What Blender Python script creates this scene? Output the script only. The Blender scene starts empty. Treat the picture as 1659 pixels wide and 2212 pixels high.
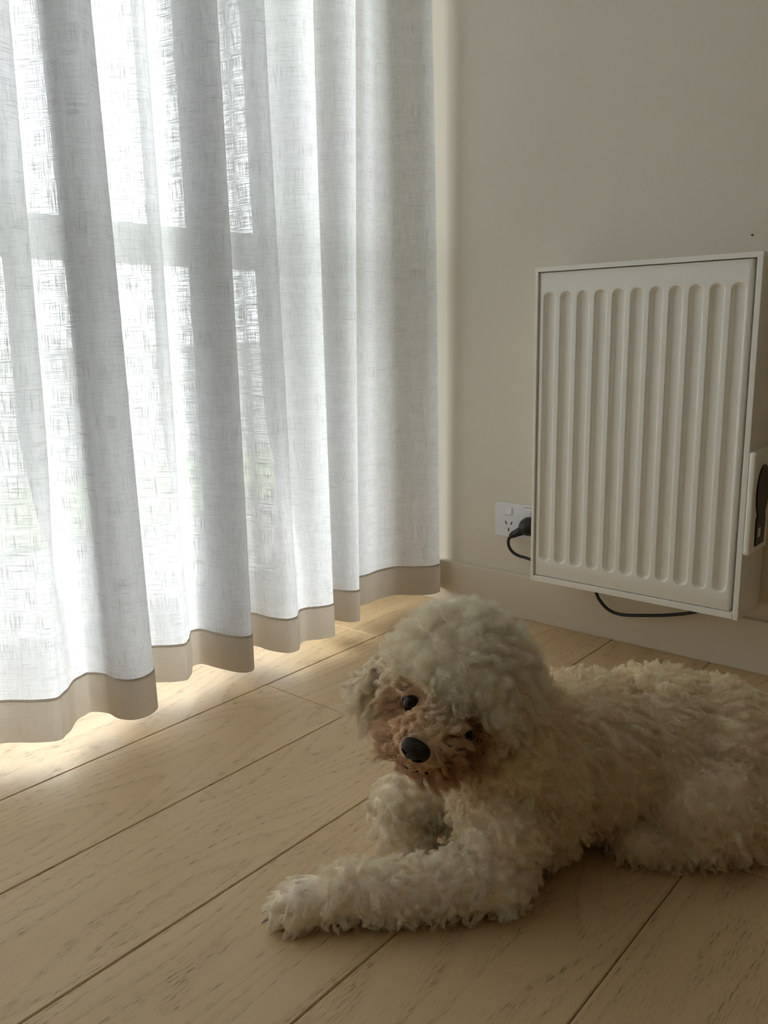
import bpy, bmesh, math, random
import numpy as np
from mathutils import Vector, Matrix, kdtree

rng = np.random.default_rng(7)
random.seed(7)
sc = bpy.context.scene
C = sc.collection
PI = math.pi

# ------------------------------------------------------------------ camera
CAM_H = 0.60
YAW, PITCH, ROLL = 0.7063485, 0.2117317, -0.0205195
cy, sy = math.cos(YAW), math.sin(YAW)
fwd = Vector((-sy * math.cos(PITCH), cy * math.cos(PITCH), -math.sin(PITCH)))
rgt = Vector((cy, sy, 0))
upv = rgt.cross(fwd)
cr, sr = math.cos(ROLL), math.sin(ROLL)
cam_r = rgt * cr + upv * sr
cam_u = upv * cr - rgt * sr
cd = bpy.data.cameras.new('camera')
cam = bpy.data.objects.new('camera', cd)
C.objects.link(cam)
cd.sensor_fit = 'VERTICAL'
cd.sensor_height = 36.0
cd.lens = 1805.088 / 2212.0 * 36.0
cd.clip_start = 0.02
mw = Matrix.Identity(4)
for i in range(3):
    mw[i][0], mw[i][1], mw[i][2] = cam_r[i], cam_u[i], -fwd[i]
mw[2][3] = CAM_H
cam.matrix_world = mw
sc.camera = cam

# ------------------------------------------------------------------ world: bright overcast sky
world = bpy.data.worlds.new('overcast_sky')
sc.world = world
world.use_nodes = True
wn = world.node_tree.nodes
bg = wn['Background']
bg.inputs[0].default_value = (0.95, 0.97, 1.0, 1)
bg.inputs[1].default_value = 5.0
# daylight comes in through the glazed door: sampling portal in the opening
pl = bpy.data.lights.new('window_portal', 'AREA')
pl.shape = 'RECTANGLE'
pl.size, pl.size_y = 2.15, 2.93
pl.cycles.is_portal = True
po = bpy.data.objects.new('window_portal', pl)
C.objects.link(po)
po.location = (-1.45, -0.13, 1.08)
po.rotation_euler = (0, -PI / 2, 0)

sc.view_settings.view_transform = 'Standard'
sc.view_settings.look = 'None'
sc.view_settings.gamma = 1.0
sc.view_settings.use_curve_mapping = False
sc.view_settings.exposure = 0.74
sc.cycles.use_denoising = True
sc.cycles.max_bounces = 8
sc.cycles.adaptive_threshold = 0.1
sc.cycles.diffuse_bounces = 7
sc.cycles.transmission_bounces = 6
sc.cycles.transparent_max_bounces = 14
sc.cycles.sample_clamp_indirect = 8.0
sc.cycles.caustics_reflective = False
sc.cycles.caustics_refractive = False


# ------------------------------------------------------------------ helpers
def tag(o, label=None, cat=None, group=None, kind=None):
    if label: o['label'] = label
    if cat: o['category'] = cat
    if group: o['group'] = group
    if kind: o['kind'] = kind
    return o


def link(o, parent=None):
    C.objects.link(o)
    if parent:
        o.parent = parent
        o.matrix_parent_inverse = parent_inv(parent)
    return o


def parent_inv(p):
    # meshes are written in world coordinates; only top-level empties are moved
    return Matrix.Identity(4) if p.parent else Matrix.Translation(p.location).inverted()


def empty(name, loc):
    o = bpy.data.objects.new(name, None)
    o.empty_display_size = 0.05
    o.location = loc
    C.objects.link(o)
    return o


def mesh_obj(name, me, mat, parent=None, smooth=False):
    if mat is not None and not me.materials:
        me.materials.append(mat)
    if smooth:
        me.polygons.foreach_set('use_smooth', [True] * len(me.polygons))
    o = bpy.data.objects.new(name, me)
    return link(o, parent)


def from_bm(name, bm, mat, parent=None, smooth=False):
    me = bpy.data.meshes.new(name)
    bm.normal_update()
    bm.to_mesh(me)
    bm.free()
    return mesh_obj(name, me, mat, parent, smooth)


def bm_box(bm, lo, hi, bevel=0.0, seg=2):
    r = bmesh.ops.create_cube(bm, size=1)
    vs = r['verts']
    for v in vs:
        v.co = Vector([lo[i] + (v.co[i] + 0.5) * (hi[i] - lo[i]) for i in range(3)])
    if bevel > 0:
        es = list({e for v in vs for e in v.link_edges})
        bmesh.ops.bevel(bm, geom=es, offset=bevel, segments=seg, affect='EDGES', profile=0.7)


def box(name, lo, hi, mat, parent=None, bevel=0.0, seg=2):
    bm = bmesh.new()
    bm_box(bm, lo, hi, bevel, seg)
    return from_bm(name, bm, mat, parent)


def catmull(pts, n):
    pts = np.array(pts, float)
    P = np.vstack([2 * pts[0] - pts[1], pts, 2 * pts[-1] - pts[-2]])
    out = []
    for i in range(1, len(P) - 2):
        p0, p1, p2, p3 = P[i - 1], P[i], P[i + 1], P[i + 2]
        for k in range(n):
            t = k / n
            out.append(0.5 * ((2 * p1) + (p2 - p0) * t + (2 * p0 - 5 * p1 + 4 * p2 - p3) * t * t
                              + (3 * p1 - p0 - 3 * p2 + p3) * t ** 3))
    out.append(P[-2])
    return np.array(out)


def tube(name, pts, rad, mat, parent=None, sides=10, closed_ends=True):
    pts = [Vector(p) for p in pts]
    n = len(pts)
    rads = rad if hasattr(rad, '__len__') else [rad] * n
    bm = bmesh.new()
    rings = []
    t0 = (pts[1] - pts[0]).normalized()
    a = t0.orthogonal().normalized()
    for i, p in enumerate(pts):
        t = (pts[min(i + 1, n - 1)] - pts[max(i - 1, 0)]).normalized()
        a = (a - t * a.dot(t)).normalized()
        b = t.cross(a)
        rings.append([bm.verts.new(p + (a * math.cos(2 * PI * k / sides) + b * math.sin(2 * PI * k / sides)) * rads[i])
                      for k in range(sides)])
    for i in range(n - 1):
        for k in range(sides):
            bm.faces.new((rings[i][k], rings[i][(k + 1) % sides], rings[i + 1][(k + 1) % sides], rings[i + 1][k]))
    if closed_ends:
        bm.faces.new(rings[0][::-1])
        bm.faces.new(rings[-1])
    return from_bm(name, bm, mat, parent, True)


class NT:
    """tiny node-tree builder"""
    def __init__(self, name):
        self.m = bpy.data.materials.new(name)
        self.m.use_nodes = True
        self.t = self.m.node_tree
        self.t.nodes.clear()
        self.out = self.n('ShaderNodeOutputMaterial')

    def n(self, kind, **kw):
        nd = self.t.nodes.new(kind)
        for k, v in kw.items():
            setattr(nd, k, v)
        return nd

    def set(self, nd, **kw):
        for k, v in kw.items():
            nd.inputs[k.replace('_', ' ')].default_value = v
        return nd

    def l(self, a, b):
        self.t.links.new(a, b)

    def math(self, op, a, b=None, c=None, clamp=False):
        nd = self.n('ShaderNodeMath', operation=op, use_clamp=clamp)
        for i, v in enumerate((a, b, c)):
            if v is None: continue
            if isinstance(v, (int, float)): nd.inputs[i].default_value = v
            else: self.l(v, nd.inputs[i])
        return nd.outputs[0]

    def mix(self, fac, a, b, mode='MIX'):
        nd = self.n('ShaderNodeMix', data_type='RGBA', blend_type=mode)
        for sock, v in ((nd.inputs[0], fac), (nd.inputs[6], a), (nd.inputs[7], b)):
            if isinstance(v, (int, float)): sock.default_value = v
            elif isinstance(v, tuple): sock.default_value = (*v, 1) if len(v) == 3 else v
            else: self.l(v, sock)
        return nd.outputs[2]

    def noise(self, vec, scale, detail=2.0, rough=0.5, dist=0.0):
        nd = self.n('ShaderNodeTexNoise')
        self.l(vec, nd.inputs['Vector'])
        self.set(nd, Scale=scale, Detail=detail, Roughness=rough, Distortion=dist)
        return nd.outputs[0]

    def mapping(self, vec, scale=(1, 1, 1), loc=(0, 0, 0)):
        nd = self.n('ShaderNodeMapping')
        self.l(vec, nd.inputs[0])
        nd.inputs['Scale'].default_value = scale
        nd.inputs['Location'].default_value = loc
        return nd.outputs[0]

    def ramp(self, fac, stops):
        nd = self.n('ShaderNodeValToRGB')
        el = nd.color_ramp.elements
        while len(el) < len(stops): el.new(0.5)
        for e, (p, c) in zip(el, stops):
            e.position = p
            e.color = (*c, 1) if isinstance(c, tuple) else (c, c, c, 1)
        self.l(fac, nd.inputs[0])
        return nd.outputs[0]

    def bump(self, h, strength, dist):
        nd = self.n('ShaderNodeBump')
        nd.inputs['Strength'].default_value = strength
        nd.inputs['Distance'].default_value = dist
        self.l(h, nd.inputs['Height'])
        return nd.outputs[0]

    def principled(self, color, rough=0.5, spec=0.5, normal=None, **kw):
        b = self.n('ShaderNodeBsdfPrincipled')
        for sock, v in ((b.inputs['Base Color'], color), (b.inputs['Roughness'], rough)):
            if isinstance(v, (int, float)): sock.default_value = v
            elif isinstance(v, tuple): sock.default_value = (*v, 1)
            else: self.l(v, sock)
        b.inputs['Specular IOR Level'].default_value = spec
        for k, v in kw.items(): b.inputs[k.replace('_', ' ')].default_value = v
        if normal is not None: self.l(normal, b.inputs['Normal'])
        self.l(b.outputs[0], self.out.inputs[0])
        return self.m


def plain(name, color, rough=0.5, spec=0.5, grain=0.0, gscale=200.0):
    t = NT(name)
    tc = t.n('ShaderNodeTexCoord').outputs['Object']
    nz = t.noise(tc, gscale, 3)
    col = t.mix(t.math('MULTIPLY', nz, 0.12), tuple(color), tuple(c * 0.85 for c in color))
    nrm = t.bump(nz, grain, 0.001) if grain else None
    return t.principled(col, rough, spec, nrm)


# ------------------------------------------------------------------ materials
T_GAIN, T_POW, GROUND = 0.55, 0.9, 0.36   # openness of the weave, closing at a slant, terrace albedo


def wood_mat():
    t = NT('oak_plank')
    tc = t.n('ShaderNodeTexCoord').outputs['Object']
    rnd = t.n('ShaderNodeObjectInfo').outputs['Random']
    off = t.n('ShaderNodeCombineXYZ')
    t.l(t.math('MULTIPLY', rnd, 37.0), off.inputs[0])
    t.l(t.math('MULTIPLY', rnd, 91.0), off.inputs[1])
    add = t.n('ShaderNodeVectorMath', operation='ADD')
    t.l(tc, add.inputs[0]); t.l(off.outputs[0], add.inputs[1])
    v = add.outputs[0]
    # slow field whose iso-lines are the growth rings (cathedral figure)
    field = t.noise(t.mapping(v, (6.5, 1.1, 1)), 1.0, 1.5, 0.45, 0.25)
    rings = t.math('FRACT', t.math('MULTIPLY', field, 22.0))
    ringl = t.ramp(rings, [(0.0, 0.0), (0.55, 0.15), (0.86, 1.0), (1.0, 0.0)])
    # open pores: short dark strokes along the grain, gathered on the rings
    pore = t.noise(t.mapping(v, (760, 55, 1)), 1.0, 2.0, 0.6)
    pore_s = t.ramp(pore, [(0.53, 0.0), (0.66, 1.0)])
    pore_b = t.noise(t.mapping(v, (30, 5, 1)), 1.0, 2, 0.5)
    dens = t.math('ADD', t.math('MULTIPLY', ringl, 0.8), t.ramp(pore_b, [(0.42, 0.0), (0.7, 0.55)]), clamp=True)
    pores = t.math('MULTIPLY', pore_s, dens)
    fine = t.noise(t.mapping(v, (520, 9, 1)), 1.0, 3, 0.6)
    tone = t.noise(t.mapping(v, (9, 1.3, 1)), 1.0, 3, 0.5)
    c0 = t.ramp(tone, [(0.3, (0.67, 0.475, 0.255)), (0.7, (0.74, 0.545, 0.315))])
    c0 = t.mix(t.math('MULTIPLY', rnd, 0.35), c0, (0.63, 0.45, 0.245))
    c1 = t.mix(t.math('MULTIPLY', ringl, 0.22), c0, (0.47, 0.32, 0.165))
    c2 = t.mix(t.math('MULTIPLY', fine, 0.30), c1, (0.52, 0.37, 0.20))
    c3 = t.mix(t.math('MULTIPLY', pores, 0.72), c2, (0.15, 0.092, 0.04))
    h = t.math('SUBTRACT', t.math('MULTIPLY', fine, 0.35), pores)
    rough = t.math('ADD', 0.40, t.math('MULTIPLY', fine, 0.12))
    return t.principled(c3, rough, 0.42, t.bump(h, 0.35, 0.0008))


def fabric_mat(name, hem=False):
    """open-weave linen: uneven threads; light passes through them and, seen square on, between them"""
    t = NT(name)
    uv = t.n('ShaderNodeUVMap').outputs[0]
    warp = t.noise(t.mapping(uv, (900, 26, 1)), 1.0, 1.0, 0.6)            # threads running down
    weft = t.noise(t.mapping(uv, (24, 940, 1), (3, 7, 0)), 1.0, 1.0, 0.6)    # threads running across
    slub = t.math('ADD', t.ramp(warp, [(0.57, 0.0), (0.70, 1.0)]), t.ramp(weft, [(0.57, 0.0), (0.70, 1.0)]), clamp=True)
    gap = t.math('SUBTRACT', 2.0, t.math('ADD', warp, weft))               # mean 1
    dif = t.n('ShaderNodeBsdfDiffuse')
    trl = t.n('ShaderNodeBsdfTranslucent')
    if hem:
        t.l(t.mix(slub, (0.44, 0.39, 0.32), (0.32, 0.28, 0.22)), trl.inputs[0])
        dif.inputs[0].default_value = (0.56, 0.50, 0.42, 1)
    else:
        t.l(t.mix(slub, (0.84, 0.845, 0.86), (0.50, 0.50, 0.50)), trl.inputs[0])
        dif.inputs[0].default_value = (0.46, 0.455, 0.45, 1)
    m1 = t.n('ShaderNodeMixShader')
    m1.inputs[0].default_value = 0.40 if hem else 0.52
    t.l(dif.outputs[0], m1.inputs[1]); t.l(trl.outputs[0], m1.inputs[2])
    if hem:
        t.l(m1.outputs[0], t.out.inputs[0])
        return t.m
    # open area between threads, closing up at slubs and at grazing angles
    geo = t.n('ShaderNodeNewGeometry')
    dot = t.n('ShaderNodeVectorMath', operation='DOT_PRODUCT')
    t.l(geo.outputs['Incoming'], dot.inputs[0]); t.l(geo.outputs['Normal'], dot.inputs[1])
    cosv = t.math('MAXIMUM', t.math('ABSOLUTE', dot.outputs['Value']), 0.12)
    base = t.ramp(t.math('MULTIPLY', gap, 0.5), [(0.42, 0.0), (0.50, 0.12), (0.58, 0.34)])
    base = t.math('MULTIPLY', base, T_GAIN)
    fac = t.math('POWER', base, t.math('POWER', cosv, -T_POW))
    tr = t.n('ShaderNodeBsdfTransparent')
    m2 = t.n('ShaderNodeMixShader')
    t.l(fac, m2.inputs[0]); t.l(m1.outputs[0], m2.inputs[1]); t.l(tr.outputs[0], m2.inputs[2])
    t.l(m2.outputs[0], t.out.inputs[0])
    return t.m


def glass_mat():
    t = NT('clear_glass')
    tr = t.n('ShaderNodeBsdfTransparent'); tr.inputs[0].default_value = (0.97, 0.985, 0.975, 1)
    gl = t.n('ShaderNodeBsdfGlossy'); gl.inputs['Roughness'].default_value = 0.02
    fr = t.n('ShaderNodeFresnel'); fr.inputs[0].default_value = 1.45
    m = t.n('ShaderNodeMixShader')
    t.l(t.math('MULTIPLY', fr.outputs[0], 0.6), m.inputs[0])
    t.l(tr.outputs[0], m.inputs[1]); t.l(gl.outputs[0], m.inputs[2]); t.l(m.outputs[0], t.out.inputs[0])
    return t.m


M_wood = wood_mat()
M_wall = plain('wall_paint', (0.77, 0.71, 0.60), 0.85, 0.2, 0.10, 260)
M_trim = plain('trim_paint', (0.73, 0.67, 0.55), 0.5, 0.4)
M_ceil = plain('ceiling_paint', (0.82, 0.80, 0.76), 0.9, 0.1)
M_sub = plain('dark_joint', (0.035, 0.022, 0.012), 0.9, 0.1)
M_frame = plain('window_frame_grey', (0.20, 0.20, 0.20), 0.5, 0.4)
M_glass = glass_mat()
M_fab = fabric_mat('sheer_linen')
M_hem = fabric_mat('linen_hem', True)
M_heater = plain('heater_enamel', (0.93, 0.905, 0.835), 0.38, 0.5)
M_white = plain('white_plastic', (0.80, 0.80, 0.84), 0.35, 0.5)
M_slot = plain('dark_slot', (0.03, 0.03, 0.03), 0.6, 0.3)
M_black = plain('black_rubber', (0.012, 0.012, 0.013), 0.35, 0.5)
M_screen = plain('black_glossy_plastic', (0.008, 0.008, 0.010), 0.18, 0.5)

# ------------------------------------------------------------------ the room
YW = 1.482            # wall behind the heater
XL = -1.34            # inner face of the window wall
XR, YF, ZC = 6.0, -6.0, 2.45
BP, B0 = 0.1905, -0.2895     # board pitch, one board edge
floor = box('floor', (XL - 0.1, YF - 0.1, -0.12), (XR + 0.1, YW + 0.1, -0.0145), M_sub)
tag(floor, 'oak plank floor of wide boards with dark joints', 'floor', kind='structure')
k0 = math.floor((XL - B0) / BP)
kk = k0
plank_cache = {}
while B0 + kk * BP < XR:
    x0 = max(B0 + kk * BP, XL)
    x1 = min(B0 + (kk + 1) * BP, XR)
    ys = [YF]
    base = {-5: 1.2026, -4: 0.905, 0: 0.891}.get(kk, None)
    if base is None:
        base = [-0.15, -0.42, -0.55, -0.25, -0.6, -0.33, -0.48][(kk * 3) % 7]
    y = base
    while y > YF + 0.3:
        ys.append(y); y -= 2.2
    y = base + 2.2
    while y < YW - 0.3:
        ys.append(y); y += 2.2
    ys.append(YW)
    ys.sort()
    for a, b in zip(ys[:-1], ys[1:]):
        g = 0.0006
        key = (round(x1 - x0, 4), round(b - a, 4))
        if key not in plank_cache:
            w, ln = (x1 - x0) / 2 - g, (b - a) / 2 - g
            bm = bmesh.new()
            # top with a fine eased edge, sides down to the sub-floor
            e = 0.0012
            loops = [(w, ln, -0.0145), (w, ln, -0.0011), (w - e, ln - e, 0.0)]
            vv = [[bm.verts.new((sx * lw, sy2 * ll, z)) for sx, sy2 in ((-1, -1), (1, -1), (1, 1), (-1, 1))] for lw, ll, z in loops]
            for q in range(2):
                for s in range(4):
                    bm.faces.new((vv[q][s], vv[q][(s + 1) % 4], vv[q + 1][(s + 1) % 4], vv[q + 1][s]))
            bm.faces.new(vv[2]); bm.faces.new(vv[0][::-1])
            me = bpy.data.meshes.new('plank'); bm.to_mesh(me); bm.free()
            me.materials.append(M_wood)
            plank_cache[key] = me
        o = bpy.data.objects.new('plank', plank_cache[key])
        o.location = ((x0 + x1) / 2, (a + b) / 2, 0)
        C.objects.link(o)
        o.parent = floor
    kk += 1

tag(box('wall_back', (XL - 0.14, YW, -0.12), (XR + 0.1, YW + 0.1, ZC), M_wall), 'greige painted wall behind the panel heater', 'wall', kind='structure')
nail = bpy.data.objects['wall_back']
bm = bmesh.new()
bmesh.ops.create_cone(bm, cap_ends=True, segments=10, radius1=0.0016, radius2=0.0012, depth=0.003,
                      matrix=Matrix.Translation((-0.4616, YW - 0.001, 0.7431)) @ Matrix.Rotation(PI / 2, 4, 'X'))
from_bm('nail_head', bm, M_slot, nail)
tag(box('wall_right', (XR, YF - 0.1, -0.12), (XR + 0.1, YW, ZC), M_wall), 'greige painted wall across the room from the window', 'wall', kind='structure')
tag(box('wall_front', (XL - 0.14, YF - 0.1, -0.12), (XR, YF, ZC), M_wall), 'greige painted wall facing the panel heater', 'wall', kind='structure')
tag(box('ceiling', (XL - 0.14, YF - 0.1, ZC), (XR + 0.1, YW + 0.1, ZC + 0.1), M_ceil), 'flat off white ceiling over the room', 'ceiling', kind='structure')
# window wall with an opening for the glazed door
WY0, WY1, WZ = -1.60, 1.335, 2.16
bm = bmesh.new()
bm_box(bm, (XL - 0.14, WY1, -0.12), (XL, YW, ZC))
bm_box(bm, (XL - 0.14, YF, -0.12), (XL, WY0, ZC))
bm_box(bm, (XL - 0.14, WY0, WZ), (XL, WY1, ZC))
bm_box(bm, (XL - 0.14, WY0, -0.12), (XL, WY1, -0.02))
tag(from_bm('wall_left', bm, M_wall), 'greige painted wall around the curtained glass door', 'wall', kind='structure')


def baseboard(name, lo, hi, axis):
    # 96 mm board with an eased top edge
    bm = bmesh.new()
    bm_box(bm, lo, hi, 0.003, 2)
    o = from_bm(name, bm, M_trim)
    tag(o, 'painted baseboard along the ' + name.split('_')[1] + ' wall', 'baseboard', kind='structure')


baseboard('baseboard_back', (XL + 0.0005, YW - 0.015, 0.0), (XR - 0.0005, YW + 0.001, 0.096), 'x')
baseboard('baseboard_right', (XR - 0.015, YF + 0.016, 0.0), (XR + 0.001, YW - 0.016, 0.096), 'y')
baseboard('baseboard_front', (XL + 0.0005, YF - 0.001, 0.0), (XR - 0.0005, YF + 0.015, 0.096), 'x')
baseboard('baseboard_left', (XL - 0.001, WY1 + 0.001, 0.0), (XL + 0.015, YW - 0.0155, 0.096), 'y')

# glazed sliding door: frame, two stiles, mid rail, sill, panes
win = empty('window_1', (XL - 0.06, (WY0 + WY1) / 2, 0))
tag(win, 'grey framed glass door with a mid rail behind the sheer curtain', 'window', kind='structure')
FX0, FX1 = XL - 0.10, XL - 0.03
box('frame_jamb', (FX0, WY1 - 0.035, -0.02), (FX1, WY1, WZ), M_frame, win, 0.003)
box('frame_jamb', (FX0, WY0, -0.02), (FX1, WY0 + 0.035, WZ), M_frame, win, 0.003)
box('frame_head', (FX0, WY0 + 0.035, WZ - 0.045), (FX1, WY1 - 0.035, WZ), M_frame, win, 0.003)
box('sill_track', (FX0 - 0.02, WY0 + 0.035, -0.02), (XL + 0.0, WY1 - 0.035, 0.012), M_frame, win, 0.003)
ym = -0.16
GX = XL - 0.065
for (a, b) in ((WY0 + 0.036, ym), (ym + 0.0, WY1 - 0.036)):
    fr = box('sash_bottom_rail', (GX - 0.018, a, 0.013), (GX + 0.018, b, 0.075), M_frame, win, 0.003)
    box('sash_top_rail', (GX - 0.018, a, WZ - 0.10), (GX + 0.018, b, WZ - 0.046), M_frame, win, 0.003)
    box('mid_rail', (GX - 0.018, a, 0.735), (GX + 0.018, b, 0.806), M_frame, win, 0.003)
    for yy in (a, b - 0.05):
        if yy > 1.0 or yy < -1.55:
            continue
        box('sash_stile', (GX - 0.017, yy, 0.075), (GX + 0.017, yy + 0.05, WZ - 0.10), M_frame, win, 0.003)
    box('pane', (GX - 0.004, a + 0.002, 0.07), (GX + 0.004, b - 0.002, 0.74), M_glass, win)
    box('pane', (GX - 0.004, a + 0.002, 0.80), (GX + 0.004, b - 0.002, WZ - 0.09), M_glass, win)

# ------------------------------------------------------------------ outdoors
M_pave = plain('pale_concrete', (GROUND, GROUND * 0.97, GROUND * 0.91), 0.9, 0.2, 0.2, 30)
M_lawn = plain('lawn_green', (0.36, 0.42, 0.24), 0.95, 0.1, 0.5, 60)
M_gwall = plain('garden_wall_render', (0.62, 0.60, 0.57), 0.9, 0.1, 0.2, 20)
tag(box('terrace', (-60, -60, -0.35), (XL - 0.141, 60, -0.05), M_pave), 'pale concrete terrace outside the glass door', 'terrace', kind='structure')
tag(box('lawn', (-3.6, -9, -0.049), (-2.5, 9, -0.035), M_lawn), 'strip of lawn in the terrace outside the glass door', 'lawn', kind='structure')

# ------------------------------------------------------------------ curtain
sect = [(-1.178, -1.736), (-1.15, -1.696)]
y = -1.620
j = 0
while y < 0.36:
    a = 0.006 * math.sin(j * 2.1)
    sect += [(-1.105 + a, y), (-1.083, y + 0.022), (-1.10, y + 0.045), (-1.150, y + 0.06), (-1.182 + a, y + 0.085),
             (-1.176, y + 0.112), (-1.14 + a, y + 0.128)]
    y += 0.144
    j += 1
sect += [(-1.175, 0.425), (-1.190, 0.455), (-1.168, 0.497), (-1.132, 0.527), (-1.108, 0.552), (-1.120, 0.578), (-1.150, 0.576), (-1.178, 0.566), (-1.196, 0.584), (-1.184, 0.612),
         (-1.160, 0.634), (-1.135, 0.648), (-1.105, 0.648), (-1.082, 0.660), (-1.077, 0.685), (-1.094, 0.711), (-1.126, 0.708),
         (-1.156, 0.686), (-1.178, 0.678), (-1.194, 0.698), (-1.190, 0.738), (-1.178, 0.764), (-1.156, 0.784), (-1.140, 0.801), (-1.150, 0.819), (-1.174, 0.816), (-1.195, 0.828), (-1.192, 0.850), (-1.178, 0.867),
         (-1.135, 0.873), (-1.096, 0.882), (-1.082, 0.896), (-1.094, 0.913), (-1.124, 0.915), (-1.156, 0.902), (-1.184, 0.895), (-1.203, 0.918), (-1.204, 0.968),
         (-1.168, 0.986), (-1.130, 0.987), (-1.094, 0.999), (-1.087, 1.018), (-1.102, 1.034), (-1.128, 1.032), (-1.150, 1.026), (-1.160, 1.044), (-1.132, 1.066), (-1.094, 1.090),
         (-1.087, 1.113), (-1.104, 1.130), (-1.150, 1.142), (-1.172, 1.162), (-1.156, 1.180), (-1.120, 1.191), (-1.106, 1.207),
         (-1.119, 1.222), (-1.160, 1.236), (-1.178, 1.262), (-1.166, 1.300), (-1.168, 1.345), (-1.156, 1.390), (-1.120, 1.416),
         (-1.096, 1.440), (-1.091, 1.466), (-1.102, 1.483), (-1.116, 1.499)]
# three of the folds are pinched shut higher up and open out towards the hem
hem_open = {(-1.108, 0.552): (-1.112, 0.550), (-1.120, 0.578): (-1.120, 0.566), (-1.150, 0.576): (-1.128, 0.578), (-1.178, 0.566): (-1.143, 0.592),
            (-1.196, 0.584): (-1.153, 0.604), (-1.184, 0.612): (-1.158, 0.619),
            (-1.140, 0.801): (-1.143, 0.803), (-1.150, 0.819): (-1.150, 0.815), (-1.174, 0.816): (-1.161, 0.828), (-1.195, 0.828): (-1.176, 0.840),
            (-1.192, 0.850): (-1.186, 0.851),
            (-1.087, 1.018): (-1.089, 1.018), (-1.102, 1.034): (-1.097, 1.030), (-1.128, 1.032): (-1.108, 1.042), (-1.150, 1.026): (-1.113, 1.052),
            (-1.160, 1.044): (-1.113, 1.062), (-1.132, 1.066): (-1.108, 1.072)}
cs = catmull(sect, 9) * 0.978
cs_hem = catmull([hem_open.get(q, q) for q in sect], 9) * 0.978
arc = np.concatenate([[0], np.cumsum(np.linalg.norm(np.diff(cs, axis=0), axis=1))])
DY = 0.978 * np.array([-2, 0.40, 0.57, 0.70, 0.78, 0.90, 1.02, 1.12, 1.20, 1.245, 1.33, 1.44, 1.6])
DS = [0.0, 0.015, 0.018, -0.017, 0.004, 0.006, -0.013, 0.0, 0.014, 0.045, 0.02, -0.010, -0.010]


def curtain_pts(z, off=0.0):
    wz = min(max((z - 0.14) / 0.36, 0.0), 1.0)
    wz = wz * wz * (3 - 2 * wz)
    p = cs * wz + cs_hem * (1 - wz)
    zz = min(z, 1.4)
    p[:, 1] += np.interp(cs[:, 1], DY, DS) * zz
    p[:, 0] += 0.004 * np.sin(cs[:, 1] * 9.0 + z * 2.3) * min(z, 1.0)
    lim = YW - 0.018
    p[:, 1] = np.minimum(p[:, 1], lim)
    if off:
        d = np.gradient(p, axis=0)
        nrm = np.stack([d[:, 1], -d[:, 0]], 1)
        nrm /= np.linalg.norm(nrm, axis=1)[:, None] + 1e-9
        p = p + nrm * off
    return p


def sheet(name, zs, mat, parent, off=0.0, wob=0.0):
    n = len(cs)
    V, UVv = [], []
    for z in zs:
        p = curtain_pts(z, off)
        hz = np.full(n, z) + wob * np.sin(arc * 21.0)
        V.append(np.column_stack([p, hz])); UVv.append(np.column_stack([arc, hz]))
    V = np.vstack(V); UVv = np.vstack(UVv)
    F = []
    for r_ in range(len(zs) - 1):
        a = r_ * n
        for i in range(n - 1):
            F.append((a + i, a + i + 1, a + n + i + 1, a + n + i))
    me = bpy.data.meshes.new(name)
    me.from_pydata(V.tolist(), [], F)
    uvl = me.uv_layers.new(name='UVMap')
    idx = np.empty(len(me.loops), int)
    me.loops.foreach_get('vertex_index', idx)
    uvl.data.foreach_set('uv', UVv[idx].ravel())
    return mesh_obj(name, me, mat, parent, True)


HEM0, HEM1 = 0.032, 0.098
curt = empty('sheer_curtain', (-1.12, -0.13, HEM0))
tag(curt, 'white open weave linen sheer curtain hanging in soft folds with a beige hem', 'curtain')
sheet('fabric', list(np.linspace(HEM1 - 0.004, ZC - 0.012, 46)), M_fab, curt)
sheet('hem', list(np.linspace(HEM0, HEM1, 6)), M_hem, curt, 0.0012)
# ceiling track that carries it
box('track', (-1.145, -1.73, ZC - 0.014), (-1.085, YW - 0.004, ZC), M_white, curt)

# ------------------------------------------------------------------ panel heater
HX0, HX1, HZ0, HZ1 = -0.797, -0.407, 0.125, 0.708
HYF = 1.367          # front edge of the casing
ht = empty('panel_heater', (-0.602, YW, HZ0))
tag(ht, 'cream wall mounted panel heater with eleven vertical flutes', 'heater')
box('side_panel', (HX0, HYF, HZ0), (HX0 + 0.0055, YW - 0.002, HZ1 - 0.0075), M_heater, ht, 0.001)
box('side_panel', (HX1 - 0.009, HYF, HZ0 - 0.001), (HX1, YW - 0.002, HZ1 - 0.0075), M_heater, ht, 0.001)
box('top_cap', (HX0 - 0.0006, HYF - 0.001, HZ1 - 0.008), (HX1 + 0.0006, YW - 0.002, HZ1), M_heater, ht, 0.0012)
box('bottom_rail', (HX0 + 0.006, HYF, HZ0), (HX1 - 0.0098, YW - 0.03, HZ0 + 0.010), M_heater, ht, 0.001)
box('back_plate', (HX0 + 0.006, YW - 0.03, HZ0 + 0.01), (HX1 - 0.01, YW - 0.001, HZ1 - 0.009), M_heater, ht)
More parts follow.
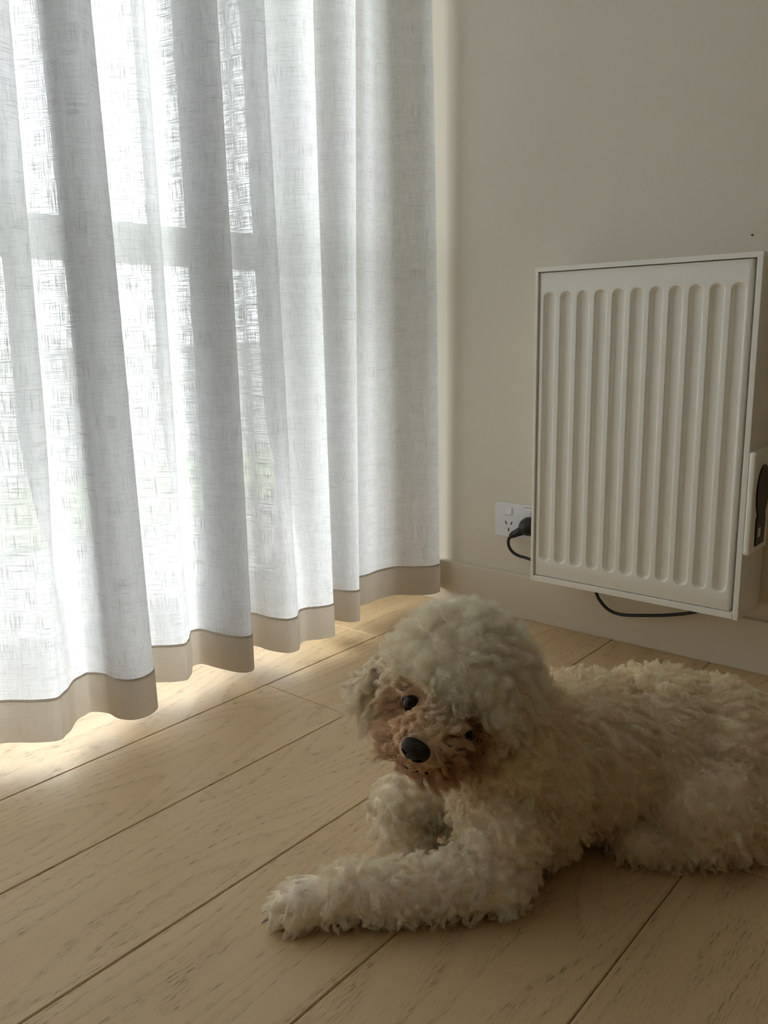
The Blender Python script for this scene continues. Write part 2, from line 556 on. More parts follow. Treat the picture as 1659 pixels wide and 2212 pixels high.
# fluted front panel
px0, px1 = HX0 + 0.0078, HX1 - 0.0165
pz0, pz1 = HZ0 + 0.0115, HZ1 - 0.0095
PY = HYF + 0.004
NFL = 11
fz0, fz1 = 0.1655, 0.6655
fx = np.linspace(-0.7695, -0.4410, NFL)
RO, RI, FD = 0.0118, 0.0070, 0.0095     # outer radius, flat radius, flute depth
xs = [px0, px0 + 0.0012]
for c in fx:
    xs += list(c + np.linspace(-RO - 0.001, RO + 0.001, 21))
xs += [px1 - 0.0012, px1]
zs = [pz0, pz0 + 0.0012]
zs += list(np.linspace(fz0 - 0.001, fz0 + RO + 0.001, 18)) + list(np.linspace(fz0 + 0.03, fz1 - 0.03, 8)) \
    + list(np.linspace(fz1 - RO - 0.001, fz1 + 0.001, 18)) + [pz1 - 0.0012, pz1]


def flute(x, z):
    c = fx[np.argmin(np.abs(fx - x))]
    zc = min(max(z, fz0 + RO), fz1 - RO)
    d = math.hypot(x - c, z - zc)
    k = min(max((RO - d) / (RO - RI), 0), 1)
    return FD * k * k * (3 - 2 * k)


bm = bmesh.new()
gv = []
for zi, z in enumerate(zs):
    row = []
    for xi, x in enumerate(xs):
        edge = 0.0012 if (xi in (0, len(xs) - 1) or zi in (0, len(zs) - 1)) else 0.0
        row.append(bm.verts.new((x, PY + flute(x, z) + edge, z)))
    gv.append(row)
for a in range(len(zs) - 1):
    for b in range(len(xs) - 1):
        bm.faces.new((gv[a][b], gv[a][b + 1], gv[a + 1][b + 1], gv[a + 1][b]))
bnd = [e for e in bm.edges if e.is_boundary]
ex = bmesh.ops.extrude_edge_only(bm, edges=bnd)
for v in [g for g in ex['geom'] if isinstance(g, bmesh.types.BMVert)]:
    v.co.y = PY + 0.02
from_bm('front_panel', bm, M_heater, ht, True)
# thermostat box on the side of the casing
bm = bmesh.new()
bm_box(bm, (HX1 + 0.0002, 1.366, 0.236), (HX1 + 0.011, 1.456, 0.404), 0.005, 4)
tb = from_bm('thermostat_box', bm, M_heater, ht, True)


def poly_plate(name, x0, x1, pts, mat, parent):
    bm = bmesh.new()
    a = [bm.verts.new((x0, p[0], p[1])) for p in pts]
    b = [bm.verts.new((x1, p[0], p[1])) for p in pts]
    bm.faces.new(b)
    bm.faces.new(a[::-1])
    for i in range(len(pts)):
        k = (i + 1) % len(pts)
        bm.faces.new((a[i], a[k], b[k], b[i]))
    bmesh.ops.recalc_face_normals(bm, faces=bm.faces)
    return from_bm(name, bm, mat, parent)


disp = [(1.388, 0.248), (1.430, 0.248), (1.432, 0.29)] + [(1.409 + 0.030 * math.cos(a), 0.335 + 0.045 * math.sin(a)) for a in np.linspace(-0.9, PI + 0.9, 22)] + [(1.386, 0.29)]
dp = poly_plate('control_dial_panel', HX1 + 0.0105, HX1 + 0.0135, disp, M_screen, tb)
poly_plate('sticker', HX1 + 0.0135, HX1 + 0.0138, [(1.395, 0.262), (1.408, 0.262), (1.408, 0.277), (1.395, 0.277)], M_white, tb)

# ------------------------------------------------------------------ power outlet and cord
po_ = empty('power_outlet', (-0.8905, YW, 0.171))
tag(po_, 'white double power outlet with rocker switches on the wall beside the heater', 'power outlet')
bm = bmesh.new()
bm_box(bm, (-0.948, YW - 0.0075, 0.1715), (-0.832, YW, 0.2435), 0.003, 3)
from_bm('face_plate', bm, M_white, po_, False)
for cx, tilt in ((-0.9135, 1), (-0.868, -1)):
    bm = bmesh.new()
    bm_box(bm, (cx - 0.0085, YW - 0.0105, 0.2205), (cx + 0.0085, YW - 0.0060, 0.2365), 0.0022, 3)
    for v in bm.verts:
        if v.co.y < YW - 0.008: v.co.y += tilt * (v.co.z - 0.2285) * 0.12
    from_bm('rocker_switch', bm, M_white, po_)
for cx in (-0.9135, -0.868):
    for dx, dz, ang in ((-0.0066, 0.006, -0.52), (0.0066, 0.006, 0.52), (0, -0.0085, 0)):
        bm = bmesh.new()
        bm_box(bm, (-0.0009, -0.0006, -0.0036), (0.0009, 0.0006, 0.0036), 0)
        bmesh.ops.transform(bm, matrix=Matrix.Translation((cx + dx, YW - 0.0077, 0.1965 + dz)) @ Matrix.Rotation(ang, 4, 'Y'), verts=bm.verts)
        from_bm('pin_slot', bm, M_slot, po_)
tag(box('power_mark', (-0.8765, YW - 0.0078, 0.2395), (-0.8595, YW - 0.0072, 0.2405), M_slot, po_))

cpts = catmull([(-0.893, 1.456, 0.183), (-0.9015, 1.456, 0.173), (-0.9015, 1.456, 0.159), (-0.893, 1.456, 0.1475), (-0.878, 1.457, 0.1405), (-0.855, 1.458, 0.1375),
                (-0.80, 1.455, 0.128), (-0.735, 1.45, 0.116), (-0.702, 1.446, 0.104), (-0.688, 1.443, 0.086), (-0.668, 1.442, 0.070),
                (-0.640, 1.442, 0.0655), (-0.592, 1.442, 0.074), (-0.545, 1.442, 0.085), (-0.50, 1.445, 0.100), (-0.47, 1.447, 0.121)], 6)
cord = tube('power_cord', cpts, 0.0032, M_black, ht, 10)
bm = bmesh.new()
bmesh.ops.create_uvsphere(bm, u_segments=28, v_segments=18, radius=1.0)
for v in bm.verts:
    x, yv, z = v.co
    yv = -abs(yv) ** 0.8 if yv < 0 else yv
    fl = 0.0 if yv > 0 else 1.0
    v.co = Vector((-0.861 + x * 0.0215, YW - 0.0095 + (yv * 0.026 if yv < 0 else yv * 0.0015), 0.2025 + z * 0.0195))
from_bm('plug', bm, M_black, cord, True)
tube('cord_sleeve', [(-0.868, 1.459, 0.197), (-0.880, 1.457, 0.190), (-0.890, 1.456, 0.1845), (-0.897, 1.456, 0.180)], [0.011, 0.0085, 0.0075, 0.0055], M_black, cord, 14)

# ------------------------------------------------------------------ the dog
S_AX = Vector((0.76353, 0.64577, 0))       # along the dog's body, head to rump
T_AX = Vector((-0.64577, 0.76353, 0))
DO = Vector((-0.42, 0.80, 0))


def L3(s, t, z):
    return DO + S_AX * s + T_AX * t + Vector((0, 0, z))


# head frame: E to the dog's left, F out of the nose, U out of the crown
vc = cam_r, cam_u, -fwd
def camdir(a, b, c): return (vc[0] * a + vc[1] * b + vc[2] * c)
HF = camdir(-0.43, -0.47, 0.77).normalized()
HE = camdir(0.866, -0.458, 0.204); HE = (HE - HF * HE.dot(HF)).normalized()
HU = HF.cross(HE).normalized()
if HU.z < 0: HU = -HU
HC = L3(-0.119, -0.069, 0.238) + cam_r * -0.006 + cam_u * 0.005
HM = np.array([HE, HF, HU])            # rows


def hd(x, y, z):
    return HC + HE * x + HF * y + HU * z


def add_ell(bm, c, r, rot=None, seg=20):
    m = Matrix.Translation(c) @ (rot.to_4x4() if rot is not None else Matrix.Identity(4)) @ Matrix.Diagonal((*r, 1))
    bmesh.ops.create_uvsphere(bm, u_segments=seg, v_segments=seg // 2 + 2, radius=1.0, matrix=m)


def add_caps(bm, pts, rads, n=5):
    for i in range(len(pts) - 1):
        a, b = Vector(pts[i]), Vector(pts[i + 1])
        for k in range(n + 1):
            f = k / n
            add_ell(bm, a.lerp(b, f), (rads[i] * (1 - f) + rads[i + 1] * f,) * 3, None, 14)


def blob(name, build, voxel, smooth_it, mat, parent):
    bm = bmesh.new()
    build(bm)
    me = bpy.data.meshes.new(name + '_raw')
    bm.to_mesh(me); bm.free()
    tmp = bpy.data.objects.new('tmp', me)
    C.objects.link(tmp)
    r_ = tmp.modifiers.new('r', 'REMESH'); r_.mode = 'VOXEL'; r_.voxel_size = voxel
    s_ = tmp.modifiers.new('s', 'SMOOTH'); s_.factor = 0.5; s_.iterations = smooth_it
    dg = bpy.context.evaluated_depsgraph_get()
    out = bpy.data.meshes.new_from_object(tmp.evaluated_get(dg))
    out.name = name
    out.materials.clear()
    bpy.data.objects.remove(tmp)
    bpy.data.meshes.remove(me)
    return mesh_obj(name, out, mat, parent, True)


R_body = Matrix((S_AX, T_AX, Vector((0, 0, 1)))).transposed()
R_head = Matrix((HE, HF, HU)).transposed()


def build_body(bm):
    add_ell(bm, L3(-0.045, -0.005, 0.095), (0.072, 0.070, 0.088), R_body)          # chest
    add_ell(bm, L3(0.035, 0.045, 0.098), (0.105, 0.080, 0.084), R_body)            # ribs
    add_ell(bm, L3(0.125, 0.060, 0.094), (0.100, 0.082, 0.086), R_body)            # loin
    add_ell(bm, L3(0.195, 0.055, 0.088), (0.072, 0.084, 0.080), R_body)            # rump
    add_ell(bm, L3(0.175, -0.010, 0.062), (0.074, 0.044, 0.058), R_body)           # near haunch
    add_caps(bm, [L3(0.15, -0.020, 0.030), L3(0.085, -0.018, 0.024)], [0.026, 0.020])   # near hind foot
    add_caps(bm, [L3(0.245, 0.07, 0.05), L3(0.255, 0.12, 0.03)], [0.03, 0.015])        # tail root
    # neck and head
    add_caps(bm, [L3(-0.045, -0.01, 0.125), L3(-0.075, -0.035, 0.165), hd(0, -0.035, -0.03)], [0.070, 0.062, 0.056])
    add_ell(bm, hd(0.002, -0.006, 0.001), (0.065, 0.068, 0.055), R_head)                # skull
    add_ell(bm, hd(0, 0.030, -0.012), (0.050, 0.040, 0.040), R_head)                # cheeks
    add_caps(bm, [hd(0, 0.040, -0.010), hd(-0.002, 0.076, -0.010), hd(-0.003, 0.092, -0.0095)], [0.035, 0.0285, 0.0205])   # muzzle
    add_ell(bm, hd(0, 0.077, -0.038), (0.021, 0.022, 0.012), R_head)                # lower jaw
    # near foreleg stretched out on the floor
    add_caps(bm, [L3(-0.074, -0.045, 0.105), L3(-0.078, -0.078, 0.068), L3(-0.086, -0.099, 0.036)], [0.046, 0.036, 0.028])
    add_caps(bm, [L3(-0.086, -0.099, 0.034), L3(-0.183, -0.114, 0.031), L3(-0.252, -0.116, 0.032)], [0.027, 0.0225, 0.0195])
    add_ell(bm, L3(-0.286, -0.118, 0.0245), (0.032, 0.025, 0.023), R_body)          # paw
    for k, (ds, dt) in enumerate(((-0.012, -0.018), (-0.026, -0.008), (-0.027, 0.006), (-0.014, 0.017))):
        add_ell(bm, L3(-0.287 + ds, -0.119 + dt, 0.016), (0.014, 0.0085, 0.013), R_body, 14)
    # far foreleg folded at the wrist
    add_caps(bm, [L3(-0.105, 0.010, 0.075), L3(-0.150, 0.006, 0.066), L3(-0.188, -0.010, 0.066)], [0.04, 0.027, 0.024])
    add_caps(bm, [L3(-0.190, -0.012, 0.064), L3(-0.192, -0.022, 0.043), L3(-0.170, -0.036, 0.022)], [0.024, 0.021, 0.015])
    add_ell(bm, L3(-0.160, -0.042, 0.012), (0.020, 0.015, 0.010), R_body)


def skin_mat(name, col, rough=0.8):
    return plain(name, col, rough, 0.2, 0.2, 300)


def coat_skin_mat():
    t = NT('dog_skin')
    at = t.n('ShaderNodeAttribute', attribute_name='fur_color')
    return t.principled(at.outputs['Color'], 0.9, 0.1)


M_skin = coat_skin_mat()
M_earskin = skin_mat('dog_ear_skin', (0.70, 0.56, 0.40))
M_nose = plain('dog_nose_leather', (0.020, 0.013, 0.011), 0.42, 0.32, 0.8, 900)
M_eye = plain('dog_eye', (0.010, 0.006, 0.004), 0.10, 0.22)
M_slot2 = plain('nostril_dark', (0.003, 0.002, 0.002), 0.8, 0.1)
M_lip = plain('dog_lip', (0.020, 0.012, 0.010), 0.45, 0.4)
M_chin = plain('dog_chin_skin', (0.50, 0.29, 0.21), 0.6, 0.3, 0.4, 500)
M_claw = plain('dog_claw', (0.42, 0.36, 0.30), 0.4, 0.4)

dog = empty('dog', DO)
tag(dog, 'small cream curly coated dog lying on the oak floor with one foreleg stretched out', 'dog')
body = blob('body', build_body, 0.0042, 6, M_skin, dog)


def ear_build(sgn):
    def f(bm):
        # flap hanging from the side of the skull
        pts = [hd(sgn * 0.054, -0.004, -0.004), hd(sgn * 0.071, -0.002, -0.024), hd(sgn * 0.077, 0.004, -0.050), hd(sgn * 0.074, 0.010, -0.076)]
        for i in range(len(pts) - 1):
            for k in range(6):
                t_ = (i + k / 6) / (len(pts) - 1)
                w_ = 0.014 + 0.016 * math.sin(PI * min(t_ * 0.9 + 0.08, 1))
                add_ell(bm, pts[i].lerp(pts[i + 1], k / 6), (0.007, w_, 0.013), R_head, 14)
    return f


ears = [blob('ear', ear_build(sg), 0.0035, 4, M_earskin, dog) for sg in (-1, 1)]

# nose with two nostrils
bm = bmesh.new()
bmesh.ops.create_uvsphere(bm, u_segments=32, v_segments=24, radius=1.0)
for v in bm.verts:
    x, y_, z = v.co
    w_ = 0.0142 * (1.0 + 0.25 * z)
    v.co = Vector((math.copysign(abs(x) ** 0.85, x) * w_, y_ * 0.0105, z * 0.0112))
    for sx in (-1, 1):       # nostrils pressed in on both sides, slit towards the edge
        d = math.hypot((v.co.x - sx * 0.0072) / 0.0046, (v.co.z + 0.0012 - 0.25 * (abs(v.co.x) - 0.0072)) / 0.0034)
        if y_ > -0.2 and d < 1: v.co.y -= 0.0075 * (1 - d * d)
    if y_ > 0 and z < 0.35: v.co.y -= 0.0016 * math.exp(-(v.co.x / 0.0010) ** 2)   # groove
    if y_ > 0 and z < -0.25: v.co.y -= 0.004 * (-0.25 - z)                          # undercut
bmesh.ops.transform(bm, matrix=Matrix.Translation(hd(-0.003, 0.1085, 0.0015)) @ R_head.to_4x4(), verts=bm.verts)
nose = from_bm('nose', bm, M_nose, dog, True)
for sg in (-1, 1):
    bm = bmesh.new()
    add_ell(bm, hd(-0.003 + sg * 0.0074, 0.1125, 0.0004), (0.0036, 0.0034, 0.0028), R_head, 14)
    from_bm('nostril', bm, M_slot2, nose, True)
for sg in (-1, 1):
    bm = bmesh.new()
    add_ell(bm, hd(sg * 0.0290, 0.0620, 0.0030), (0.0090, 0.0090, 0.0090), R_head, 28)
    ey = from_bm('eye', bm, M_eye, dog, True)
    ring = [hd(sg * 0.029 + 0.0088 * math.cos(a) + sg * 0.001, 0.0650 - 0.0025 * abs(math.cos(a)) - sg * 0.0020 * math.cos(a), 0.0030 + 0.0064 * math.sin(a)) for a in np.linspace(0, 2 * PI, 25)]
    tube('eyelid', ring, 0.0015, M_lip, ey, 8, False)
# mouth line and bare chin
mouth = [hd(x, 0.108 - 20 * x * x - 0.010 * (abs(x) / 0.022) ** 3, -0.0255 - 11.0 * x * x) for x in np.linspace(-0.027, 0.027, 15)]
tube('mouth', mouth, 0.0022, M_lip, dog, 8)
bm = bmesh.new()
add_ell(bm, hd(-0.001, 0.086, -0.0395), (0.0215, 0.0190, 0.0105), R_head, 24)
from_bm('lower_lip', bm, M_chin, dog, True)
for ds, dt in ((-0.026, -0.020), (-0.0405, -0.009), (-0.0415, 0.006), (-0.028, 0.018)):
    a = L3(-0.285 + ds, -0.119 + dt, 0.012)
    tube('claw', [a, a - S_AX * 0.005 - Vector((0, 0, 0.002)), a - S_AX * 0.009 - Vector((0, 0, 0.006))], [0.0022, 0.0016, 0.0005], M_claw, dog, 8)


# ------------------------------------------------------------------ fur: every strand a curve
def fur_mat():
    t = NT('dog_fur')
    at = t.n('ShaderNodeAttribute', attribute_name='fur_color')
    dif = t.n('ShaderNodeBsdfDiffuse'); t.l(at.outputs['Color'], dif.inputs[0])
    trl = t.n('ShaderNodeBsdfTranslucent'); t.l(at.outputs['Color'], trl.inputs[0])
    gl = t.n('ShaderNodeBsdfGlossy'); gl.inputs['Roughness'].default_value = 0.4
    gl.inputs[0].default_value = (0.9, 0.88, 0.84, 1)
    m1 = t.n('ShaderNodeMixShader'); m1.inputs[0].default_value = 0.35
    t.l(dif.outputs[0], m1.inputs[1]); t.l(trl.outputs[0], m1.inputs[2])
    m2 = t.n('ShaderNodeMixShader'); m2.inputs[0].default_value = 0.04
    t.l(m1.outputs[0], m2.inputs[1]); t.l(gl.outputs[0], m2.inputs[2])
    # fine hairs let some light straight past
    tp = t.n('ShaderNodeBsdfTransparent')
    m3 = t.n('ShaderNodeMixShader'); m3.inputs[0].default_value = 0.22
    t.l(m2.outputs[0], m3.inputs[1]); t.l(tp.outputs[0], m3.inputs[2])
    t.l(m3.outputs[0], t.out.inputs[0])
    return t.m


M_fur = fur_mat()


def sample_mesh(me, n):
    me.calc_loop_triangles()
    nt = len(me.loop_triangles)
    tri = np.empty(nt * 3, int); me.loop_triangles.foreach_get('vertices', tri); tri = tri.reshape(-1, 3)
    co = np.empty(len(me.vertices) * 3); me.vertices.foreach_get('co', co); co = co.reshape(-1, 3)
    no = np.empty(len(me.vertices) * 3); me.vertices.foreach_get('normal', no); no = no.reshape(-1, 3)
    a, b, c = co[tri[:, 0]], co[tri[:, 1]], co[tri[:, 2]]
    ar = np.linalg.norm(np.cross(b - a, c - a), axis=1)
    i = rng.choice(nt, n, p=ar / ar.sum())
    u = rng.random((n, 2)); sw = u.sum(1) > 1; u[sw] = 1 - u[sw]
    w0 = 1 - u.sum(1)
    P = co[tri[i, 0]] * w0[:, None] + co[tri[i, 1]] * u[:, :1] + co[tri[i, 2]] * u[:, 1:]
    N = no[tri[i, 0]] * w0[:, None] + no[tri[i, 1]] * u[:, :1] + no[tri[i, 2]] * u[:, 1:]
    N /= np.linalg.norm(N, axis=1)[:, None]
    return P, N


def nrmz(v): return v / (np.linalg.norm(v, axis=1)[:, None] + 1e-9)


def grow(name, P, D, Ln, curl, turns, col, clump_frac, parent, clump=0.75, droop=0.0, K=8, rad=0.00017, avoid=()):
    """P roots, D directions, Ln lengths, curl radius, number of turns, colour (all per strand)"""
    n = len(P)
    m = max(int(n * clump_frac), 8)
    ci = rng.choice(n, m, replace=False)
    kd = kdtree.KDTree(m)
    for q, i in enumerate(ci): kd.insert(P[i], q)
    kd.balance()
    own = np.array([kd.find(p)[1] for p in P])
    g = ci[own]
    jit = rng.normal(0, 0.22, (m, 3))
    Dc = nrmz(D[ci] + jit)[own]
    lenm = (0.8 + 0.4 * rng.random(m))[own]
    ph = (rng.random(m) * 2 * PI)[own]
    hand = np.where(rng.random(m) < 0.5, -1.0, 1.0)[own]
    tn = turns * (0.75 + 0.5 * rng.random(m))[own]
    e1 = nrmz(np.cross(Dc, rng.normal(0, 1, (m, 3))[own])); e2 = np.cross(Dc, e1)
    Ds = nrmz(D + rng.normal(0, 0.16, (n, 3)))
    Ls = Ln * lenm * (0.8 + 0.35 * rng.random(n))
    out = np.empty((n, K, 3))
    for k in range(K):
        t = k / (K - 1)
        hel = (curl * t ** 0.7)[:, None] * (np.cos(ph + hand * 2 * PI * tn * t)[:, None] * e1 + np.sin(ph + hand * 2 * PI * tn * t)[:, None] * e2)
        hel -= (curl * t ** 0.7)[:, None] * (np.cos(ph)[:, None] * e1 + np.sin(ph)[:, None] * e2) * 0.3
        dr = np.array([0, 0, -1.0]) * (droop * Ls * t * t)[:, None]
        own_p = P + Ds * (Ls * t)[:, None] + hel + dr
        gui_p = P[g] + Dc * (Ls * t)[:, None] + hel + dr
        f = np.reshape(clump * (t ** 0.8), (-1, 1))
        out[:, k] = own_p * (1 - f) + gui_p * f
    out[:, :, 2] = np.maximum(out[:, :, 2], 0.0012)
    keep = np.ones(n, bool)          # no lock may lie across the open eyes or the bare lip
    for c_, r_ in avoid:
        keep &= (np.linalg.norm(out - np.array(c_), axis=2) > r_).all(1)
    out, col, own, n = out[keep], col[keep], own[keep], int(keep.sum())
    hc = bpy.data.hair_curves.new(name)
    hc.add_curves([K] * n)
    hc.attributes['position'].data.foreach_set('vector', out.astype(np.float32).ravel()) if 'position' in hc.attributes else None
    ra = hc.attributes.get('radius') or hc.attributes.new('radius', 'FLOAT', 'POINT')
    prof = np.array([1.0, 1.0, 1.0, 0.95, 0.9, 0.8, 0.6, 0.25]) if K == 8 else np.linspace(1, 0.25, K)
    ra.data.foreach_set('value', (np.tile(prof, n) * rad).astype(np.float32))
    ca = hc.attributes.new('fur_color', 'FLOAT_COLOR', 'CURVE')
    tone = (0.88 + 0.20 * rng.random(m))[own] * (0.94 + 0.16 * rng.random(n))
    cc = np.clip(np.column_stack([col * tone[:, None], np.ones(n)]), 0, 1)
    ca.data.foreach_set('color', cc.astype(np.float32).ravel())
    hc.materials.append(M_fur)
    o = bpy.data.objects.new(name, hc)
    link(o, parent)
    o['kind'] = 'stuff'
    return o


CREAM = np.array([0.99, 0.86, 0.675])
WHITE = np.array([1.00, 0.915, 0.775])
TAN = np.array([0.93, 0.68, 0.43])
RUST = np.array([0.50, 0.27, 0.13])
DARK = np.array([0.06, 0.035, 0.02])


def lerp(a, b, f): return a * (1 - f[:, None]) + b * f[:, None]
def sstep(a, b, x): t = np.clip((x - a) / (b - a), 0, 1); return t * t * (3 - 2 * t)


def head_color(h):
    """coat colour of the head by place: white crown, tan muzzle, rust around the mouth, dark eye sockets"""
    exk = np.minimum(np.linalg.norm(h - [-0.029, 0.062, 0.003], axis=1), np.linalg.norm(h - [0.029, 0.062, 0.003], axis=1))
    muz = sstep(0.036, 0.060, h[:, 1]) * sstep(0.034, 0.012, h[:, 2])
    col = lerp(np.tile(WHITE, (len(h), 1)), CREAM, sstep(0.02, -0.04, h[:, 2]))
    col = lerp(col, TAN, np.clip(muz * 0.70 + sstep(0.030, 0.014, exk) * 0.55, 0, 1))
    low = muz * sstep(-0.002, -0.026, h[:, 2])
    col = lerp(col, RUST, low * 0.65)
    side = muz * sstep(0.010, 0.024, h[:, 0]) * 0.55        # shade on the dog's left of the muzzle, painted into the coat
    col = lerp(col, RUST, side)
    col = lerp(col, RUST * 0.55, sstep(0.025, 0.012, exk) * 0.90)
    return col, exk, muz


NB, NHEAD = 105000, 36000


def is_head(h): return np.linalg.norm((h - [0, 0.01, 0.0]) / [0.092, 0.112, 0.092], axis=1) < 1.0


# woolly undercoat: the coat's dense inner layer is part of the body's volume
bv = np.empty(len(body.data.vertices) * 3); body.data.vertices.foreach_get('co', bv); bv = bv.reshape(-1, 3)
bn = np.empty(len(body.data.vertices) * 3); body.data.vertices.foreach_get('normal', bn); bn = bn.reshape(-1, 3)
bh = (bv - np.array(HC)) @ HM.T
bs = np.column_stack([(bv - np.array(DO)) @ np.array(S_AX), (bv - np.array(DO)) @ np.array(T_AX), bv[:, 2]])
fx_ = sstep(0.030, 0.055, bh[:, 1]) * is_head(bh)
amt = np.where(is_head(bh), 0.0115 * (1 - fx_) + 0.0035 * fx_, 0.0105)
legm = ((bs[:, 0] < -0.095) & (bs[:, 2] < 0.10) & ((bs[:, 1] < -0.075) | (bs[:, 0] < -0.135))) | ((bs[:, 1] < -0.080) & (bs[:, 2] < 0.07))
amt = np.where(legm & ~is_head(bh), 0.0065, amt)
amt = np.where(bs[:, 0] < -0.268, 0.0015, amt)
near_eye = np.minimum(np.linalg.norm(bh - [-0.029, 0.062, 0.003], axis=1), np.linalg.norm(bh - [0.029, 0.062, 0.003], axis=1))
amt *= sstep(0.012, 0.030, near_eye)
amt *= sstep(0.010, 0.024, np.linalg.norm(bh - [-0.003, 0.1085, 0.0015], axis=1))
bv = bv + bn * amt[:, None]
bv[:, 2] = np.maximum(bv[:, 2], 0.001)
body.data.vertices.foreach_set('co', bv.ravel()); body.data.update()
Pa, Na = sample_mesh(body.data, 520000)
Ha = (Pa - np.array(HC)) @ HM.T
hm = is_head(Ha)
hi = np.flatnonzero(hm)
hi = hi[rng.random(len(hi)) < np.where((Ha[hi, 1] > 0.042) & (Ha[hi, 2] < 0.030), 2.3, 1.0) * NHEAD / len(hi)]
bi = np.flatnonzero(~hm)[:NB]
# skin under the coat takes the coat's colour
bv = np.empty(len(body.data.vertices) * 3); body.data.vertices.foreach_get('co', bv); bv = bv.reshape(-1, 3)
bh = (bv - np.array(HC)) @ HM.T
bc = np.where(is_head(bh)[:, None], head_color(bh)[0], CREAM) * 0.95
ca = body.data.color_attributes.new('fur_color', 'FLOAT_COLOR', 'POINT')
ca.data.foreach_set('color', np.column_stack([bc, np.ones(len(bc))]).astype(np.float32).ravel())

P, N, HL = Pa[hi], Na[hi], Ha[hi]
NL = N @ HM.T
# --- head hair
ex = np.minimum(np.linalg.norm(HL - [-0.029, 0.062, 0.003], axis=1), np.linalg.norm(HL - [0.029, 0.062, 0.003], axis=1))
nose_d = np.linalg.norm((HL - [-0.003, 0.1085, 0.0015]) / [0.015, 0.012, 0.0125], axis=1)
chin_d = np.linalg.norm((HL - [-0.001, 0.096, -0.039]) / [0.023, 0.021, 0.0135], axis=1)
k = (ex > np.where(HL[:, 0] < 0, 0.0150, 0.0125)) & (nose_d > 1.0) & (chin_d > 0.95)
p, nn, h, nl = P[k], N[k], HL[k], NL[k]
col, exk, muz = head_color(h)
sx = np.sign(h[:, 0]) * sstep(0.0, 0.010, np.abs(h[:, 0]))
one = np.ones(len(p))
crown = np.column_stack([h[:, 0] * 7.0, 0.25 * one, -0.30 * one])
# muzzle hair parts along the bridge and sweeps out and down
top = sstep(-0.020, 0.004, h[:, 2])
muzd = np.column_stack([sx * 0.95, (-0.15 - 0.35 * top), -0.70 + 0.80 * top])
dl = lerp(nrmz(nl * 1.0 + crown * 0.5), nrmz(nl * 0.50 + muzd), muz)
brow = sstep(0.026, 0.012, exk) * (h[:, 2] > 0.003)
bd = np.column_stack([np.where(h[:, 0] > 0, 0.95, -0.75), np.where(h[:, 0] > 0, 0.55, 0.25), np.where(h[:, 0] > 0, -0.30, 0.30)])
dl = lerp(nrmz(dl), nrmz(bd + nl * 0.4), brow)
under = sstep(0.026, 0.012, exk) * (h[:, 2] <= 0.003)
# lids and sockets: short hair combed away from the eye so it stays open
eyec = np.where(h[:, :1] < 0, np.array([[-0.029, 0.062, 0.003]]), np.array([[0.029, 0.062, 0.003]]))
away = nrmz(h - eyec)
sock = sstep(0.032, 0.018, exk) * np.where(h[:, 0] < 0.004, 1.0, 0.45)
dl = lerp(nrmz(dl), nrmz(away + nl * 0.25), sock)
D = nrmz(dl) @ HM
Ln = 0.0150 + 0.008 * muz + 0.004 * muz * sstep(0.0, -0.02, h[:, 2])
Ln = Ln * np.where(h[:, 0] > 0, 1 + 0.15 * brow, 1 - 0.55 * brow) * (1 - 0.65 * under)
Ln = Ln * (1 - 0.55 * sock)
Ln = np.where((h[:, 1] > 0.090) & (h[:, 2] > -0.020), Ln * 0.50, Ln)
Ln = np.where((h[:, 1] > 0.078) & (np.abs(h[:, 0]) < 0.017) & (h[:, 2] < -0.010) & (h[:, 2] > -0.035), Ln * 0.22, Ln)
Ln = np.where((h[:, 1] > 0.058) & (h[:, 2] > -0.012) & (h[:, 0] > -0.034) & (h[:, 0] < 0.006), Ln * 0.50, Ln)   # bridge
dome = sstep(0.0, 0.03, h[:, 2]) * (1 - muz)
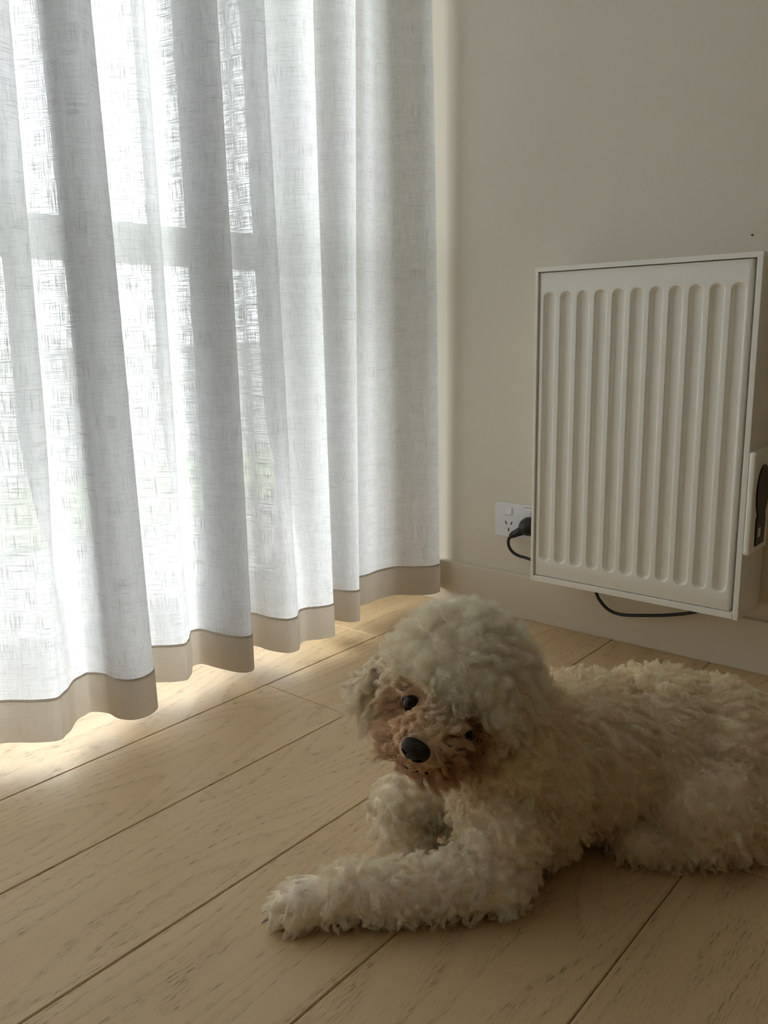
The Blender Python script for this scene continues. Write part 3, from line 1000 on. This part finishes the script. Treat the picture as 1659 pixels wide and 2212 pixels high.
grow('head_hair', p, D, Ln, 0.0026 * one, 1.0 * one, col, 0.016, dog, 0.70 - 0.28 * dome, 0.06, rad=0.00016,
     avoid=((hd(-0.031, 0.069, 0.004), 0.0115), (hd(0.031, 0.071, 0.003), 0.0120), (hd(-0.0275, 0.074, 0.010), 0.0085), (hd(-0.001, 0.104, -0.037), 0.0160)))
# --- body coat
P, N = Pa[bi], Na[bi]
k = P[:, 2] > 0.003
p, nn = P[k], N[k]
s3 = np.column_stack([(p - np.array(DO)) @ np.array(S_AX), (p - np.array(DO)) @ np.array(T_AX), p[:, 2]])
leg = ((s3[:, 0] < -0.095) & (s3[:, 2] < 0.10) & ((s3[:, 1] < -0.075) | (s3[:, 0] < -0.135))) | ((s3[:, 1] < -0.080) & (s3[:, 2] < 0.07))
paw = (s3[:, 0] < -0.268)
flow = np.column_stack([np.full(len(p), S_AX.x * 0.40), np.full(len(p), S_AX.y * 0.40), np.full(len(p), -0.55)])
D = nrmz(nn + flow * 0.8 + rng.normal(0, 0.10, p.shape))
pd = np.array(-S_AX) * 0.9 + np.array([0, 0, -0.6])
D = np.where(paw[:, None], nrmz(nn * 0.6 + pd), D)
D = np.where((leg & ~paw)[:, None], nrmz(nn + np.array([0, 0, -0.40])), D)
Ln = np.where(paw, 0.009, np.where(leg, 0.0115, 0.0140))
curl = np.where(paw, 0.0006, np.where(leg, 0.0032, 0.0029))
trn = np.where(leg, 1.15, 1.2)
col = np.tile(CREAM, (len(p), 1))
col = np.where(leg[:, None], WHITE * 0.97, col)
grow('body_coat', p, D, Ln, curl, trn, col, 0.030, dog, np.where(leg, 0.72, 0.84), 0.10, rad=0.00018)
# --- ears
for er, sg in zip(ears, (-1, 1)):
    p, nn = sample_mesh(er.data, 17000)
    h = (p - np.array(HC)) @ HM.T
    dl = nrmz((nn @ HM.T) * 0.75 + np.array([sg * 0.15, 0.10, -0.75]))
    Ln = 0.019 + 0.015 * sstep(-0.02, -0.07, h[:, 2])
    col = lerp(np.tile(WHITE if sg < 0 else CREAM, (len(p), 1)), TAN, 0.25 * rng.random(len(p)))
    grow('ear_hair', p, dl @ HM, Ln, np.full(len(p), 0.0042), np.full(len(p), 1.5), col, 0.014, er, 0.90, 0.15, rad=0.00019)
